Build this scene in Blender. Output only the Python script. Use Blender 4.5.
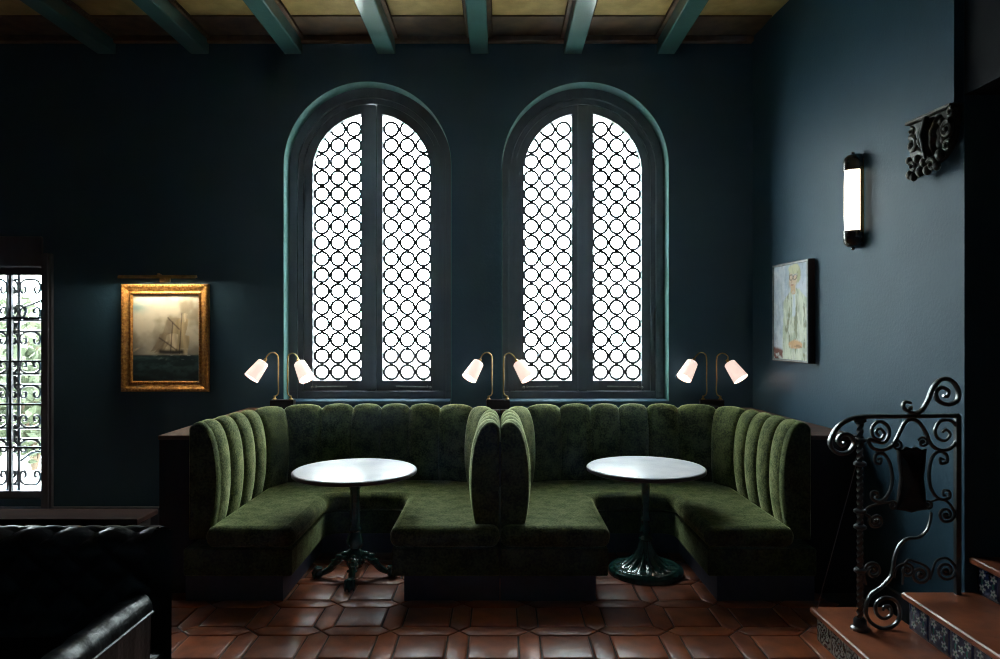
import bpy, math, random
from math import sin, cos, pi, sqrt, radians as R
from mathutils import Vector, Matrix
random.seed(7)
S = bpy.context.scene
C = S.collection
for o in list(bpy.data.objects):
    bpy.data.objects.remove(o)

# ------------------------------------------------------------------ camera
H = 1.70            # eye height
F = 700.0           # focal length in pixels of the 1000 px wide frame
cam_d = bpy.data.cameras.new('camera'); cam = bpy.data.objects.new('camera', cam_d); C.objects.link(cam)
cam_d.sensor_width = 36.0; cam_d.lens = F / 1000 * 36
cam_d.clip_start = 0.05
cam.location = (0, 0, H); cam.rotation_euler = (R(90), 0, 0)
S.camera = cam

# ------------------------------------------------------------------ overcast sky
SKY = 42.0
w = bpy.data.worlds.new('sky'); S.world = w; w.use_nodes = True
bg = w.node_tree.nodes['Background']
bg.inputs[0].default_value = (0.86, 0.95, 1.0, 1); bg.inputs[1].default_value = SKY
w.cycles.sampling_method = 'MANUAL'; w.cycles.sample_map_resolution = 256

YW = 6.10           # room face of the window wall
XR = 2.195          # room face of the right wall
ZC = 4.26           # ceiling
WIN = [(-1.155, .728), (.744, .724)]   # window centres, half widths of the wall openings
SPR = 3.13; SILL = 1.065               # arch spring line, bottom of the opening
def portal(x, z, sx, sz, y):
    l = bpy.data.lights.new('window_daylight', 'AREA'); l.shape = 'RECTANGLE'; l.size = sx; l.size_y = sz
    l.cycles.is_portal = True
    o = bpy.data.objects.new('window_daylight', l); C.objects.link(o)
    o.location = (x, y, z); o.rotation_euler = (R(-90), 0, 0)
for cx, hw in WIN:
    portal(cx, 2.5, 1.3, 2.7, YW + .5)
portal(-4.45, 1.24, .95, 2.0, YW + .5)

S.view_settings.view_transform = 'Standard'; S.view_settings.look = 'None'
S.view_settings.exposure = 0.0; S.view_settings.gamma = 1.0; S.view_settings.use_curve_mapping = False
cy = S.cycles
cy.max_bounces = 10; cy.diffuse_bounces = 5; cy.glossy_bounces = 4; cy.transparent_max_bounces = 16
cy.transmission_bounces = 6
cy.caustics_reflective = False; cy.caustics_refractive = False
cy.sample_clamp_indirect = 6.0
cy.use_denoising = True
cy.filter_width = 1.1

# ------------------------------------------------------------------ materials
MATS = {}
def mat(name, col, rough=.6, metal=0., noise=None, col2=None, bump=0., bscale=40., sheen=0., sheen_tint=None,
        spec=.5, rnd=0., coat=0., emit=None, estr=0., stretch=None):
    m = bpy.data.materials.new(name); m.use_nodes = True
    nt = m.node_tree; N = nt.nodes; L = nt.links
    p = N['Principled BSDF']
    p.inputs['Base Color'].default_value = (*col, 1); p.inputs['Roughness'].default_value = rough
    p.inputs['Metallic'].default_value = metal; p.inputs['Specular IOR Level'].default_value = spec
    if coat:
        p.inputs['Coat Weight'].default_value = coat; p.inputs['Coat Roughness'].default_value = .15
    if sheen:
        p.inputs['Sheen Weight'].default_value = sheen; p.inputs['Sheen Roughness'].default_value = .35
        p.inputs['Sheen Tint'].default_value = (*(sheen_tint or (1, 1, 1)), 1)
    tc = N.new('ShaderNodeTexCoord'); co = tc.outputs['Object']
    if stretch:
        mp = N.new('ShaderNodeMapping'); mp.inputs['Scale'].default_value = stretch
        L.new(co, mp.inputs['Vector']); co = mp.outputs[0]
    out = None
    if noise:
        n = N.new('ShaderNodeTexNoise'); n.inputs['Scale'].default_value = noise; n.inputs['Detail'].default_value = 5
        L.new(co, n.inputs['Vector'])
        cr = N.new('ShaderNodeValToRGB')
        cr.color_ramp.elements[0].position = .36; cr.color_ramp.elements[1].position = .66
        cr.color_ramp.elements[0].color = (*(col2 or col), 1); cr.color_ramp.elements[1].color = (*col, 1)
        L.new(n.outputs['Fac'], cr.inputs[0]); out = cr.outputs[0]
    if rnd:
        oi = N.new('ShaderNodeObjectInfo'); hs = N.new('ShaderNodeHueSaturation')
        mr = N.new('ShaderNodeMapRange'); mr.inputs[3].default_value = 1 - rnd; mr.inputs[4].default_value = 1 + rnd
        L.new(oi.outputs['Random'], mr.inputs[0]); L.new(mr.outputs[0], hs.inputs['Value'])
        if out: L.new(out, hs.inputs['Color'])
        else: hs.inputs['Color'].default_value = (*col, 1)
        out = hs.outputs[0]
    if out: L.new(out, p.inputs['Base Color'])
    if bump:
        n2 = N.new('ShaderNodeTexNoise'); n2.inputs['Scale'].default_value = bscale; n2.inputs['Detail'].default_value = 4
        L.new(co, n2.inputs['Vector'])
        b = N.new('ShaderNodeBump'); b.inputs['Strength'].default_value = bump; b.inputs['Distance'].default_value = .01
        L.new(n2.outputs['Fac'], b.inputs['Height']); L.new(b.outputs[0], p.inputs['Normal'])
    if emit:
        p.inputs['Emission Color'].default_value = (*emit, 1); p.inputs['Emission Strength'].default_value = estr
    MATS[name] = m
    return m
def attr_mat(name, rough=.5, spec=.5, coat=0.):
    m = mat(name, (1, 1, 1), rough, spec=spec, coat=coat)
    a = m.node_tree.nodes.new('ShaderNodeVertexColor'); a.layer_name = 'paint'
    m.node_tree.links.new(a.outputs[0], m.node_tree.nodes['Principled BSDF'].inputs['Base Color'])
    return m
def glass_mat(name, tint, gloss=.06, rnd=False):
    m = bpy.data.materials.new(name); m.use_nodes = True
    nt = m.node_tree; nt.nodes.remove(nt.nodes['Principled BSDF'])
    t = nt.nodes.new('ShaderNodeBsdfTransparent'); t.inputs[0].default_value = (*tint, 1)
    g = nt.nodes.new('ShaderNodeBsdfGlossy'); g.inputs['Roughness'].default_value = .08
    mx = nt.nodes.new('ShaderNodeMixShader'); mx.inputs[0].default_value = gloss
    nt.links.new(t.outputs[0], mx.inputs[1]); nt.links.new(g.outputs[0], mx.inputs[2])
    nt.links.new(mx.outputs[0], nt.nodes['Material Output'].inputs[0])
    if rnd:
        oi = nt.nodes.new('ShaderNodeObjectInfo'); cr = nt.nodes.new('ShaderNodeValToRGB')
        cr.color_ramp.elements[0].color = (.80, .92, .86, 1); cr.color_ramp.elements[1].color = (.97, .98, .98, 1)
        cr.color_ramp.elements[1].position = .4
        nt.links.new(oi.outputs['Random'], cr.inputs[0]); nt.links.new(cr.outputs[0], t.inputs[0])
    MATS[name] = m
    return m

WALLC = (.032, .080, .120)
mat('wall_paint', WALLC, .50, bump=.12, bscale=55, noise=3, col2=(.028, .072, .109), spec=.17)
mat('plinth_paint', (.06, .07, .12), .5, noise=20, col2=(.05, .058, .10))
mat('shaded_wall', (.010, .010, .012), .8, noise=6, col2=(.006, .006, .008), spec=.1)  # near-black colour stands in for shade in the unlit stair opening and room ends
mat('reveal_paint', (.11, .26, .24), .5, noise=8, col2=(.095, .23, .21))
mat('window_wood', (.082, .090, .108), .38, noise=12, col2=(.066, .068, .082), stretch=(1, 1, .15), bump=.05, bscale=60)  # blue-grey lift puts the window bloom into the wood colour
mat('dark_wood', (.020, .010, .008), .4, noise=10, col2=(.010, .006, .005), stretch=(1, .2, .2), spec=.15)
mat('ledge_wood', (.11, .045, .022), .5, noise=14, col2=(.06, .024, .012), stretch=(.3, 1, 1))
mat('console_wood', (.045, .016, .010), .85, noise=10, col2=(.025, .010, .007), stretch=(.2, 1, 1), spec=.02)
mat('beam_paint', (.065, .19, .18), .34, noise=6, col2=(.055, .165, .155), bump=.06, bscale=30, coat=1., spec=.8)
mat('gilt', (.62, .33, .08), .38, .75, noise=45, col2=(.30, .13, .03), bump=.5, bscale=90)
def velvet(name, base, base2, sh, sh2, wt):
    m = mat(name, base, .85, sheen=wt, bump=.3, bscale=110, spec=.08)
    nt = m.node_tree; N = nt.nodes; L = nt.links; p = N['Principled BSDF']
    tc = N.new('ShaderNodeTexCoord'); a = N.new('ShaderNodeTexNoise'); b = N.new('ShaderNodeTexNoise')
    a.inputs['Scale'].default_value = 13; b.inputs['Scale'].default_value = 75
    a.inputs['Detail'].default_value = 3; b.inputs['Detail'].default_value = 4
    ad = N.new('ShaderNodeMath'); ad.operation = 'MULTIPLY_ADD'; ad.inputs[1].default_value = .45
    h = N.new('ShaderNodeMath'); h.operation = 'MULTIPLY'; h.inputs[1].default_value = .55
    for q in (a, b): L.new(tc.outputs['Object'], q.inputs['Vector'])
    L.new(b.outputs['Fac'], h.inputs[0]); L.new(a.outputs['Fac'], ad.inputs[0]); L.new(h.outputs[0], ad.inputs[2])
    for c0, c1, sock in ((base2, base, 'Base Color'), (sh2, sh, 'Sheen Tint')):
        r = N.new('ShaderNodeValToRGB'); e = r.color_ramp.elements
        e[0].position = .40; e[1].position = .60; e[0].color = (*c0, 1); e[1].color = (*c1, 1)
        L.new(ad.outputs[0], r.inputs[0]); L.new(r.outputs[0], p.inputs[sock])
velvet('velvet', (.078, .094, .024), (.018, .025, .006), (1., 1., .52), (.40, .50, .20), 1.)
velvet('velvet_dark', (.070, .086, .022), (.022, .030, .008), (.9, 1., .50), (.42, .50, .20), .7)
mat('terracotta', (.36, .092, .032), .36, noise=9, col2=(.20, .050, .018), bump=.14, bscale=14, rnd=.28, spec=.4)
mat('step_terracotta', (.36, .10, .04), .38, noise=7, col2=(.20, .055, .025), bump=.12, bscale=16)
mat('grout', (.09, .070, .058), .8, noise=30, col2=(.05, .04, .034), bump=.3, bscale=80)
mat('marble', (.84, .82, .84), .22, noise=5, col2=(.70, .69, .74), coat=.3)
mat('table_edge', (.05, .022, .018), .35, noise=12, col2=(.03, .014, .012))
mat('green_iron', (.016, .085, .070), .22, .1, coat=.9, noise=30, col2=(.009, .05, .042), bump=.15, bscale=60)
mat('wrought_iron', (.030, .030, .032), .30, .0, coat=.9, spec=.8, noise=40, col2=(.018, .018, .02), bump=.2, bscale=90)
mat('shield_iron', (.028, .016, .014), .3, .5, noise=20, col2=(.012, .010, .010))  # brown tint puts a warm reflection into the iron's base colour
mat('lead', (.012, .013, .015), .5, .2)
mat('brass', (.58, .38, .14), .3, .9, noise=30, col2=(.42, .26, .09))
mat('dark_chrome', (.060, .036, .028), .18, .2, noise=10, col2=(.04, .024, .018), coat=.8)
mat('leather', (.008, .009, .010), .34, noise=14, col2=(.006, .007, .008), bump=.25, bscale=45, spec=.22)
mat('bronze_carving', (.050, .046, .030), .42, .25, noise=22, col2=(.020, .018, .012), bump=.3, bscale=60)
mat('frame_brown', (.035, .012, .009), .4, noise=16, col2=(.02, .008, .006), stretch=(1, 1, .1))
mat('frame_silver', (.30, .30, .29), .4, .5, noise=30, col2=(.2, .2, .19))
mat('foliage', (.060, .074, .036), .8, rnd=.2, noise=4, col2=(.040, .054, .022))
mat('bark', (.12, .08, .05), .9, noise=10, col2=(.07, .05, .03))
mat('gravel', (.62, .60, .55), .9, noise=8, col2=(.50, .49, .44), bump=.3, bscale=50)
mat('shade_glass', (.85, .72, .66), .35, emit=(1, .76, .66), estr=.92)
mat('bulb', (1, 1, 1), .4, emit=(1, .86, .72), estr=9)
mat('sconce_glass', (.9, .85, .78), .3, emit=(1, .88, .70), estr=3.0)
mat('picture_bulb', (1, 1, 1), .4, emit=(1, .88, .70), estr=320)
attr_mat('oil_paint', .42, coat=.15); attr_mat('portrait_paint', .6); attr_mat('glazed_tile', .22, coat=.3)
glass_mat('roundel_glass', (.95, .97, .97), .05, True); glass_mat('clear_glass', (.96, .98, .97), .04)
def ceiling_mat():
    m = mat('ceiling_paint', (.64, .46, .16), .6, noise=7, col2=(.48, .33, .10))
    nt = m.node_tree; N = nt.nodes; L = nt.links
    tc = N.new('ShaderNodeTexCoord'); sp = N.new('ShaderNodeSeparateXYZ'); L.new(tc.outputs['Object'], sp.inputs[0])
    def mth(op, a, b=None):
        n = N.new('ShaderNodeMath'); n.operation = op
        for i, v in enumerate((a, b)):
            if v is None: continue
            if isinstance(v, (int, float)): n.inputs[i].default_value = v
            else: L.new(v, n.inputs[i])
        return n.outputs[0]
    # stencilled diamonds, one in the middle of each bay every 0.62 m
    fx = mth('ABSOLUTE', mth('SUBTRACT', mth('FRACT', mth('DIVIDE', mth('ADD', sp.outputs[0], 8.32), .81)), .5))
    fy = mth('ABSOLUTE', mth('SUBTRACT', mth('FRACT', mth('DIVIDE', mth('ADD', sp.outputs[1], .61), .62)), .5))
    d = mth('ADD', mth('MULTIPLY', fx, 2.1), mth('MULTIPLY', fy, 1.9))
    ring = mth('LESS_THAN', mth('ABSOLUTE', mth('SUBTRACT', d, .30)), .05)
    core = mth('LESS_THAN', d, .14)
    k = mth('MAXIMUM', ring, core)
    mx = N.new('ShaderNodeMix'); mx.data_type = 'RGBA'
    L.new(mth('MULTIPLY', k, .75), mx.inputs['Factor'])
    src = N['Principled BSDF'].inputs['Base Color'].links[0].from_socket
    L.new(src, mx.inputs[6]); mx.inputs[7].default_value = (.13, .20, .12, 1)
    L.new(mx.outputs[2], N['Principled BSDF'].inputs['Base Color'])
ceiling_mat()
mat('ceiling_border', (.16, .085, .035), .55, noise=9, col2=(.09, .05, .022))

# ------------------------------------------------------------------ mesh builder
class MB:
    def __init__(s): s.v = []; s.f = []; s.col = None
    def add(s, vs, fs):
        b = len(s.v); s.v += [tuple(v) for v in vs]; s.f += [tuple(i + b for i in f) for f in fs]; return s
    def box(s, a, b, ch=0.):
        (x0, y0, z0), (x1, y1, z1) = a, b
        if not ch:
            return s.add([(x0, y0, z0), (x1, y0, z0), (x1, y1, z0), (x0, y1, z0), (x0, y0, z1), (x1, y0, z1), (x1, y1, z1), (x0, y1, z1)],
                         [(0, 3, 2, 1), (4, 5, 6, 7), (0, 1, 5, 4), (1, 2, 6, 5), (2, 3, 7, 6), (3, 0, 4, 7)])
        c = ch
        def rg(z, i): return [(x0 + i, y0 + i, z), (x1 - i, y0 + i, z), (x1 - i, y1 - i, z), (x0 + i, y1 - i, z)]
        return s.rings([rg(z0, c), rg(z0 + c, 0), rg(z1 - c, 0), rg(z1, c)])
    def rings(s, rs, closed=True, caps=True):
        n = len(rs[0]); vs = [p for r in rs for p in r]; fs = []
        m = n if closed else n - 1
        for i in range(len(rs) - 1):
            for j in range(m):
                k = (j + 1) % n
                fs.append((i * n + j, i * n + k, (i + 1) * n + k, (i + 1) * n + j))
        if caps and closed:
            fs.append(tuple(range(n - 1, -1, -1))); fs.append(tuple((len(rs) - 1) * n + j for j in range(n)))
        return s.add(vs, fs)
    def lathe(s, prof, n=32, c=(0, 0, 0), flute=None):
        rs = []
        for q in prof:
            r, z = q[0], q[1]; fl = q[2] if len(q) > 2 else 0
            ring = []
            for j in range(n):
                a = 2 * pi * j / n
                rr = r * (1 - fl * (.5 + .5 * cos(a * (flute or 1)))) if fl else r
                ring.append((c[0] + rr * cos(a), c[1] + rr * sin(a), c[2] + z))
            rs.append(ring)
        return s.rings(rs)
    def tube(s, pts, r, n=8, closed=False, flat=None, up=None):
        """sweep a round (or flattened) bar along pts; r is a number or a list"""
        P = [Vector(p) for p in pts]; m = len(P); rs = []
        prev = None
        for i in range(m):
            if closed: t = P[(i + 1) % m] - P[i - 1]
            else: t = P[min(i + 1, m - 1)] - P[max(i - 1, 0)]
            t.normalize()
            if up is not None: a = Vector(up)
            elif prev is None: a = Vector((0, 0, 1)) if abs(t.z) < .9 else Vector((1, 0, 0))
            else: a = prev
            a = (a - t * a.dot(t)); 
            if a.length < 1e-6: a = t.orthogonal()
            a.normalize(); prev = a
            b = t.cross(a)
            rr = r[i] if isinstance(r, (list, tuple)) else r
            fa = rr * (flat or 1)
            rs.append([tuple(P[i] + a * (fa * cos(2 * pi * j / n)) + b * (rr * sin(2 * pi * j / n))) for j in range(n)])
        if closed:
            rs.append(rs[0]); return s.rings(rs, caps=False)
        return s.rings(rs)
    def sphere(s, c, r, nu=14, nv=8, sc=(1, 1, 1)):
        prof = []
        rs = []
        for i in range(nv + 1):
            th = pi * (i + .02 * (i == 0) - .02 * (i == nv)) / nv
            rs.append([(c[0] + sc[0] * r * sin(th) * cos(2 * pi * j / nu), c[1] + sc[1] * r * sin(th) * sin(2 * pi * j / nu), c[2] - sc[2] * r * cos(th)) for j in range(nu)])
        return s.rings(rs)
    def prism(s, poly, z0, z1):
        """poly in the xy plane (ccw), extruded in z"""
        n = len(poly)
        return s.add([(x, y, z0) for x, y in poly] + [(x, y, z1) for x, y in poly],
                     [tuple(range(n - 1, -1, -1)), tuple(range(n, 2 * n))] + [(i, (i + 1) % n, n + (i + 1) % n, n + i) for i in range(n)])
    def prism_y(s, poly, y0, y1):
        """poly in the xz plane, extruded in y"""
        n = len(poly)
        return s.add([(x, y0, z) for x, z in poly] + [(x, y1, z) for x, z in poly],
                     [tuple(range(n)), tuple(range(2 * n - 1, n - 1, -1))] + [(i, n + i, n + (i + 1) % n, (i + 1) % n) for i in range(n)])
    def grid(s, fn, nu, nv):
        vs = [fn(i / nu, j / nv) for i in range(nu + 1) for j in range(nv + 1)]
        fs = [(i * (nv + 1) + j, (i + 1) * (nv + 1) + j, (i + 1) * (nv + 1) + j + 1, i * (nv + 1) + j + 1) for i in range(nu) for j in range(nv)]
        return s.add(vs, fs)
    def mesh(s, name, m, smooth=True, angle=40):
        me = bpy.data.meshes.new(name); me.from_pydata(s.v, [], s.f); me.update()
        import bmesh
        bm = bmesh.new(); bm.from_mesh(me); bmesh.ops.recalc_face_normals(bm, faces=bm.faces); bm.to_mesh(me); bm.free()
        if m: me.materials.append(MATS[m])
        if smooth:
            for p in me.polygons: p.use_smooth = True
            me.set_sharp_from_angle(angle=R(angle))
        return me
    def build(s, name, m, parent=None, smooth=True, angle=40, kind=None, bevel=0.):
        o = bpy.data.objects.new(name, s.mesh(name, m, smooth, angle)); C.objects.link(o)
        if parent: o.parent = parent
        if kind: o['kind'] = kind
        if bevel:
            b = o.modifiers.new('bevel', 'BEVEL'); b.width = bevel; b.segments = 4; b.limit_method = 'ANGLE'; b.angle_limit = R(35)
            b.harden_normals = False
        return o
def empty(name, loc=(0, 0, 0), label=None, cat=None, group=None, kind=None, rz=0., parent=None):
    o = bpy.data.objects.new(name, None); C.objects.link(o); o.location = loc; o.rotation_euler[2] = rz
    o.empty_display_size = .1
    tag(o, label, cat, group, kind)
    if parent: o.parent = parent
    return o
def tag(o, label=None, cat=None, group=None, kind=None):
    if label: o['label'] = label
    if cat: o['category'] = cat
    if group: o['group'] = group
    if kind: o['kind'] = kind
    return o
def inst(me, name, parent, loc=(0, 0, 0), rot=(0, 0, 0)):
    o = bpy.data.objects.new(name, me); C.objects.link(o); o.parent = parent; o.location = loc; o.rotation_euler = rot
    return o
def catmull(P, k=6, closed=False):
    P = [Vector(p) for p in P]; out = []
    n = len(P)
    for i in range(n - 1):
        a, b, c, d = P[max(i - 1, 0)], P[i], P[i + 1], P[min(i + 2, n - 1)]
        for j in range(k):
            t = j / k
            out.append(.5 * (2 * b + (c - a) * t + (2 * a - 5 * b + 4 * c - d) * t * t + (3 * b - a - 3 * c + d) * t ** 3))
    out.append(P[-1]); return out
def spiral(cx, cz, r0, r1, a0, turns, n=40):
    return [(cx + (r0 + (r1 - r0) * (i / n) ** .8) * cos(a0 + 2 * pi * turns * i / n), cz + (r0 + (r1 - r0) * (i / n) ** .8) * sin(a0 + 2 * pi * turns * i / n)) for i in range(n + 1)]
def paint(me, fn):
    """colour attribute from a function of the vertex index position (u, v) stored by grid order"""
    a = me.color_attributes.new('paint', 'FLOAT_COLOR', 'POINT')
    for i, v in enumerate(me.vertices):
        a.data[i].color = (*fn(v.co), 1)
def lin(c): return tuple((x / 255 / 12.92) if x / 255 < .04045 else ((x / 255 + .055) / 1.055) ** 2.4 for x in c)
def mix(a, b, t): t = max(0, min(1, t)); return tuple(p + (q - p) * t for p, q in zip(a, b))
def sstep(a, b, x): t = max(0, min(1, (x - a) / (b - a))); return t * t * (3 - 2 * t)
def vnoise(x, y, seed=0):
    def h(i, j):
        k = math.sin(i * 127.1 + j * 311.7 + seed * 74.7) * 43758.5453; return k - math.floor(k)
    i, j = math.floor(x), math.floor(y); u, v = x - i, y - j; u = u * u * (3 - 2 * u); v = v * v * (3 - 2 * v)
    return (h(i, j) * (1 - u) + h(i + 1, j) * u) * (1 - v) + (h(i, j + 1) * (1 - u) + h(i + 1, j + 1) * u) * v
def fbm(x, y, seed=0): return .55 * vnoise(x, y, seed) + .3 * vnoise(2.1 * x, 2.1 * y, seed + 1) + .15 * vnoise(4.3 * x, 4.3 * y, seed + 2)

# ------------------------------------------------------------------ room shell
XL = -6.6; YB = -3.2; YO = YW + .42; XS = 4.6
def arch(cx, hw, z0, zs, n=40):
    return [(cx - hw, z0)] + [(cx - hw * cos(pi * i / n), zs + hw * sin(pi * i / n)) for i in range(n + 1)] + [(cx + hw, z0)]
DOOR = (-4.92, -3.98, .22, 2.24)
def back_wall():
    m = MB()
    x = XL - .3
    holes = [('d',) + DOOR] + [('a', cx, hw) for cx, hw in WIN]
    ztop = ZC + .35; xend = XR + .35
    for y in (YW, YO):
        def q(x0, x1, z0, z1): m.add([(x0, y, z0), (x1, y, z0), (x1, y, z1), (x0, y, z1)], [(0, 1, 2, 3)])
        x = XL - .3
        for h in holes:
            if h[0] == 'd':
                _, a, b, z0, z1 = h
                q(x, a, -.1, ztop); q(a, b, -.1, z0); q(a, b, z1, ztop); x = b
            else:
                _, cx, hw = h
                q(x, cx - hw, -.1, ztop); q(cx - hw, cx + hw, -.1, SILL)
                A = arch(cx, hw, SILL, SPR)[1:-1]
                for p, r in zip(A, A[1:]):
                    m.add([(p[0], y, p[1]), (r[0], y, r[1]), (r[0], y, ztop), (p[0], y, ztop)], [(0, 1, 2, 3)])
                x = cx + hw
        q(x, xend, -.1, ztop)
    a, b, z0, z1 = DOOR
    Q = [(a, z0), (b, z0), (b, z1), (a, z1), (a, z0)]
    for p, r in zip(Q, Q[1:]):
        m.add([(p[0], YW, p[1]), (r[0], YW, r[1]), (r[0], YO, r[1]), (p[0], YO, p[1])], [(0, 1, 2, 3)])
    return m.build('wall_back', 'wall_paint', kind='structure', angle=30)
back_wall()
YJ = 3.58           # near end of the right wall, which flares a little towards the room
FL = .0714
def xw(y): return XR + FL * (YW - y)
XJ = xw(YJ)
WANG = math.atan(FL)
MB().prism([(XR, YW + .1), (XJ, YJ), (XJ + .25, YJ), (XJ + .25, YW + .1)], -.1, ZC + .35).build('wall_right', 'wall_paint', kind='structure')
MB().prism([(xw(3.93) - .05, 3.93), (xw(3.585) - .05, 3.585), (xw(3.585) + .02, 3.585), (xw(3.93) + .02, 3.93)], 2.865, ZC).build('pilaster', 'wall_paint', bpy.data.objects['wall_right'])
MB().box((XJ, 1.0, 2.9), (XJ + .25, YJ, ZC + .35)).build('trim_1', 'shaded_wall', kind='structure')
MB().box((XJ, YB, -.1), (XJ + .25, 1.0, ZC + .35)).build('wall_right_front', 'shaded_wall', kind='structure')
MB().box((XJ + .25, YJ + .03, -.1), (XS, YJ + .25, ZC + .35)).build('wall_stair', 'shaded_wall', kind='structure')
MB().box((XS, YB, -.1), (XS + .2, YJ + .2, ZC + .35)).build('wall_stair_end', 'shaded_wall', kind='structure')
MB().box((XL - .3, YB, -.1), (XL, YW, ZC + .35)).build('wall_left', 'shaded_wall', kind='structure')
MB().box((XL - .3, YB - .2, -.1), (XS + .2, YB, ZC + .35)).build('wall_front', 'wall_paint', kind='structure')
tr = MB().box((XL, YW - .03, 0), (-2.25, YW, .16), .006).build('baseboard_back', 'window_wood', kind='structure')
MB().prism([(xw(3.9) - .022, 3.9), (xw(3.9), 3.9), (xw(4.49), 4.49), (xw(4.49) - .022, 4.49)], 0, .16).build('baseboard_right', 'window_wood', kind='structure')

# ceiling with beams
ceil_o = MB().box((XL - .3, YB - .2, ZC), (XS + .2, YO, ZC + .3)).build('ceiling', 'ceiling_paint', kind='structure')
MB().box((XL, 5.70, ZC - .012), (XR + .02, YW, ZC)).build('border_band', 'ceiling_border', ceil_o)
MB().box((XL, YW - .05, ZC - .075), (XR, YW, ZC - .012), .012).build('wall_moulding', 'ceiling_border', ceil_o)
ZB = 4.095
for i in range(-4, 3):
    xc = -.178 + .8115 * i
    b = MB().box((xc - .078, YB, ZB), (xc + .078, YW - .005, ZC), .008).build('beam', 'beam_paint', ceil_o)
    for sx in (-1, 1):
        m = MB(); x0 = xc + sx * .092
        m.box((x0 - .016, YB, ZC - .05), (x0 + .016, YW - .06, ZC - .012), .004)
        y = 4.2
        while y < YW - .08:
            m.sphere((x0 + sx * .012, y, ZC - .040), .013, 6, 4); y += .034
        m.build('bead_moulding', 'ceiling_border', b)

# ------------------------------------------------------------------ floor
floor = MB().box((XL - .3, YB - .2, -.12), (XS + .2, YW, -.007)).build('floor', 'grout', kind='structure')
PT = .39; PW = .118; SQ = PT - PW; VX, VY = -.62, 3.95
def tile_mesh(poly, name):
    n = len(poly); j = .0045
    cx = sum(p[0] for p in poly) / n; cyy = sum(p[1] for p in poly) / n
    def ins(d):
        out = []
        for i in range(n):
            a, b, c = Vector(poly[i - 1]), Vector(poly[i]), Vector(poly[(i + 1) % n])
            e1 = (b - a).normalized(); e2 = (c - b).normalized()
            n1 = Vector((-e1.y, e1.x)); n2 = Vector((-e2.y, e2.x)); q = (n1 + n2); q.normalize()
            out.append(b + q * (d / max(.3, q.dot(n1))))
        return out
    r = [[(p.x, p.y, z) for p in ins(d)] for d, z in ((j, -.007), (j, -.004), (j + .003, .0), (j + .009, .0018))]
    m = MB(); m.rings(r, caps=False); k = len(m.v) - n
    m.f.append(tuple(range(k, k + n)))
    return m.mesh(name, 'terracotta', angle=50)
h = SQ / 2; pw = PW / 2
sq_me = tile_mesh([(-h, -h), (h, -h), (h, h), (-h, h)], 'square_tile')
pk = [(-PT / 2, 0), (-h, -pw), (h, -pw), (PT / 2, 0), (h, pw), (-h, pw)]
pkh_me = tile_mesh(pk, 'picket_tile')
pkv_me = tile_mesh([(-y, x) for x, y in pk], 'picket_tile_across')
def covered(x, y):
    """hidden under the banquettes, their ledge or the steps"""
    if y > 5.45: return True
    if y > 4.75 and (abs(x) < .38 or abs(x) > 1.45): return True
    if x > 1.95 and y < 3.75: return True
    return False
far_tiles = MB()
cands = []
for i in range(-16, 9):
    for j in range(-4, 6):
        vx, vy = VX + i * PT, VY + j * PT
        for me, x, y in ((pkh_me, vx + PT / 2, vy), (pkv_me, vx, vy + PT / 2), (sq_me, vx + PT / 2, vy + PT / 2)):
            if x > XR - .12 or x < XL + .2 or y > YW - .2: continue
            if y > 4.0 and x > 2.0: continue
            if covered(x, y): continue
            if y > 3.2 and abs(x) < .62 * y + .35: cands.append((y, x, me))
            else: far_tiles.add([(v.co.x + x, v.co.y + y, v.co.z) for v in me.vertices], [tuple(p.vertices) for p in me.polygons])
cands.sort(key=lambda t: t[0] + .35 * max(0, abs(t[1]) - 1.6))
for k, (y, x, me) in enumerate(cands):
    if k < 290: inst(me, 'floor_tile', floor, (x, y, random.uniform(-.0012, .0008)), (random.uniform(-.004, .004), random.uniform(-.004, .004), 0))
    else: far_tiles.add([(v.co.x + x, v.co.y + y, v.co.z) for v in me.vertices], [tuple(p.vertices) for p in me.polygons])
far_tiles.build('floor_tiles', 'terracotta', floor, kind='stuff')

# ------------------------------------------------------------------ arched windows
YG = YW + .25       # glass plane
def ring_xz(m, A, B, y0, y1):
    """solid moulding between two arched outlines (same point count, open at the bottom), from y0 (room side) to y1"""
    n = len(A)
    for P, Q in zip(list(zip(A, B)), list(zip(A, B))[1:]):
        (a, b), (c, d) = P, Q
        v = [(a[0], y0, a[1]), (b[0], y0, b[1]), (d[0], y0, d[1]), (c[0], y0, c[1]), (a[0], y1, a[1]), (b[0], y1, b[1]), (d[0], y1, d[1]), (c[0], y1, c[1])]
        m.add(v, [(0, 1, 2, 3), (7, 6, 5, 4), (0, 3, 7, 4), (1, 5, 6, 2)])
    for (a, b) in ((A[0], B[0]), (A[-1], B[-1])):
        m.add([(a[0], y0, a[1]), (b[0], y0, b[1]), (b[0], y1, b[1]), (a[0], y1, a[1])], [(0, 1, 2, 3)])
    return m
RP = .1468           # roundel pitch
def lead_ring(m, x, z):
    prof = ((RP / 2 - .0212, -.002), (RP / 2 - .008, -.008), (RP / 2 + .0015, -.003), (RP / 2 + .0015, .003), (RP / 2 - .008, .007), (RP / 2 - .0212, .002))
    n = 24
    rs = [[(x + r * cos(2 * pi * j / n), YG + y, z + r * sin(2 * pi * j / n)) for r, y in prof] for j in range(n)]
    rs.append(rs[0]); m.rings(rs, caps=False)
disc = MB()
dn = 20
disc.rings([[(r * cos(2 * pi * j / dn), y, r * sin(2 * pi * j / dn)) for j in range(dn)] for r, y in ((RP / 2 - .006, 0), (RP / 2 * .62, -.004), (RP / 2 * .2, -.006))], caps=False)
disc.f.append(tuple(range(2 * dn, 3 * dn)))
disc_me = disc.mesh('glass_roundel', 'roundel_glass')
GZ0 = 1.24; GR = .533; ZS = 3.115; MUL = .096
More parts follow.
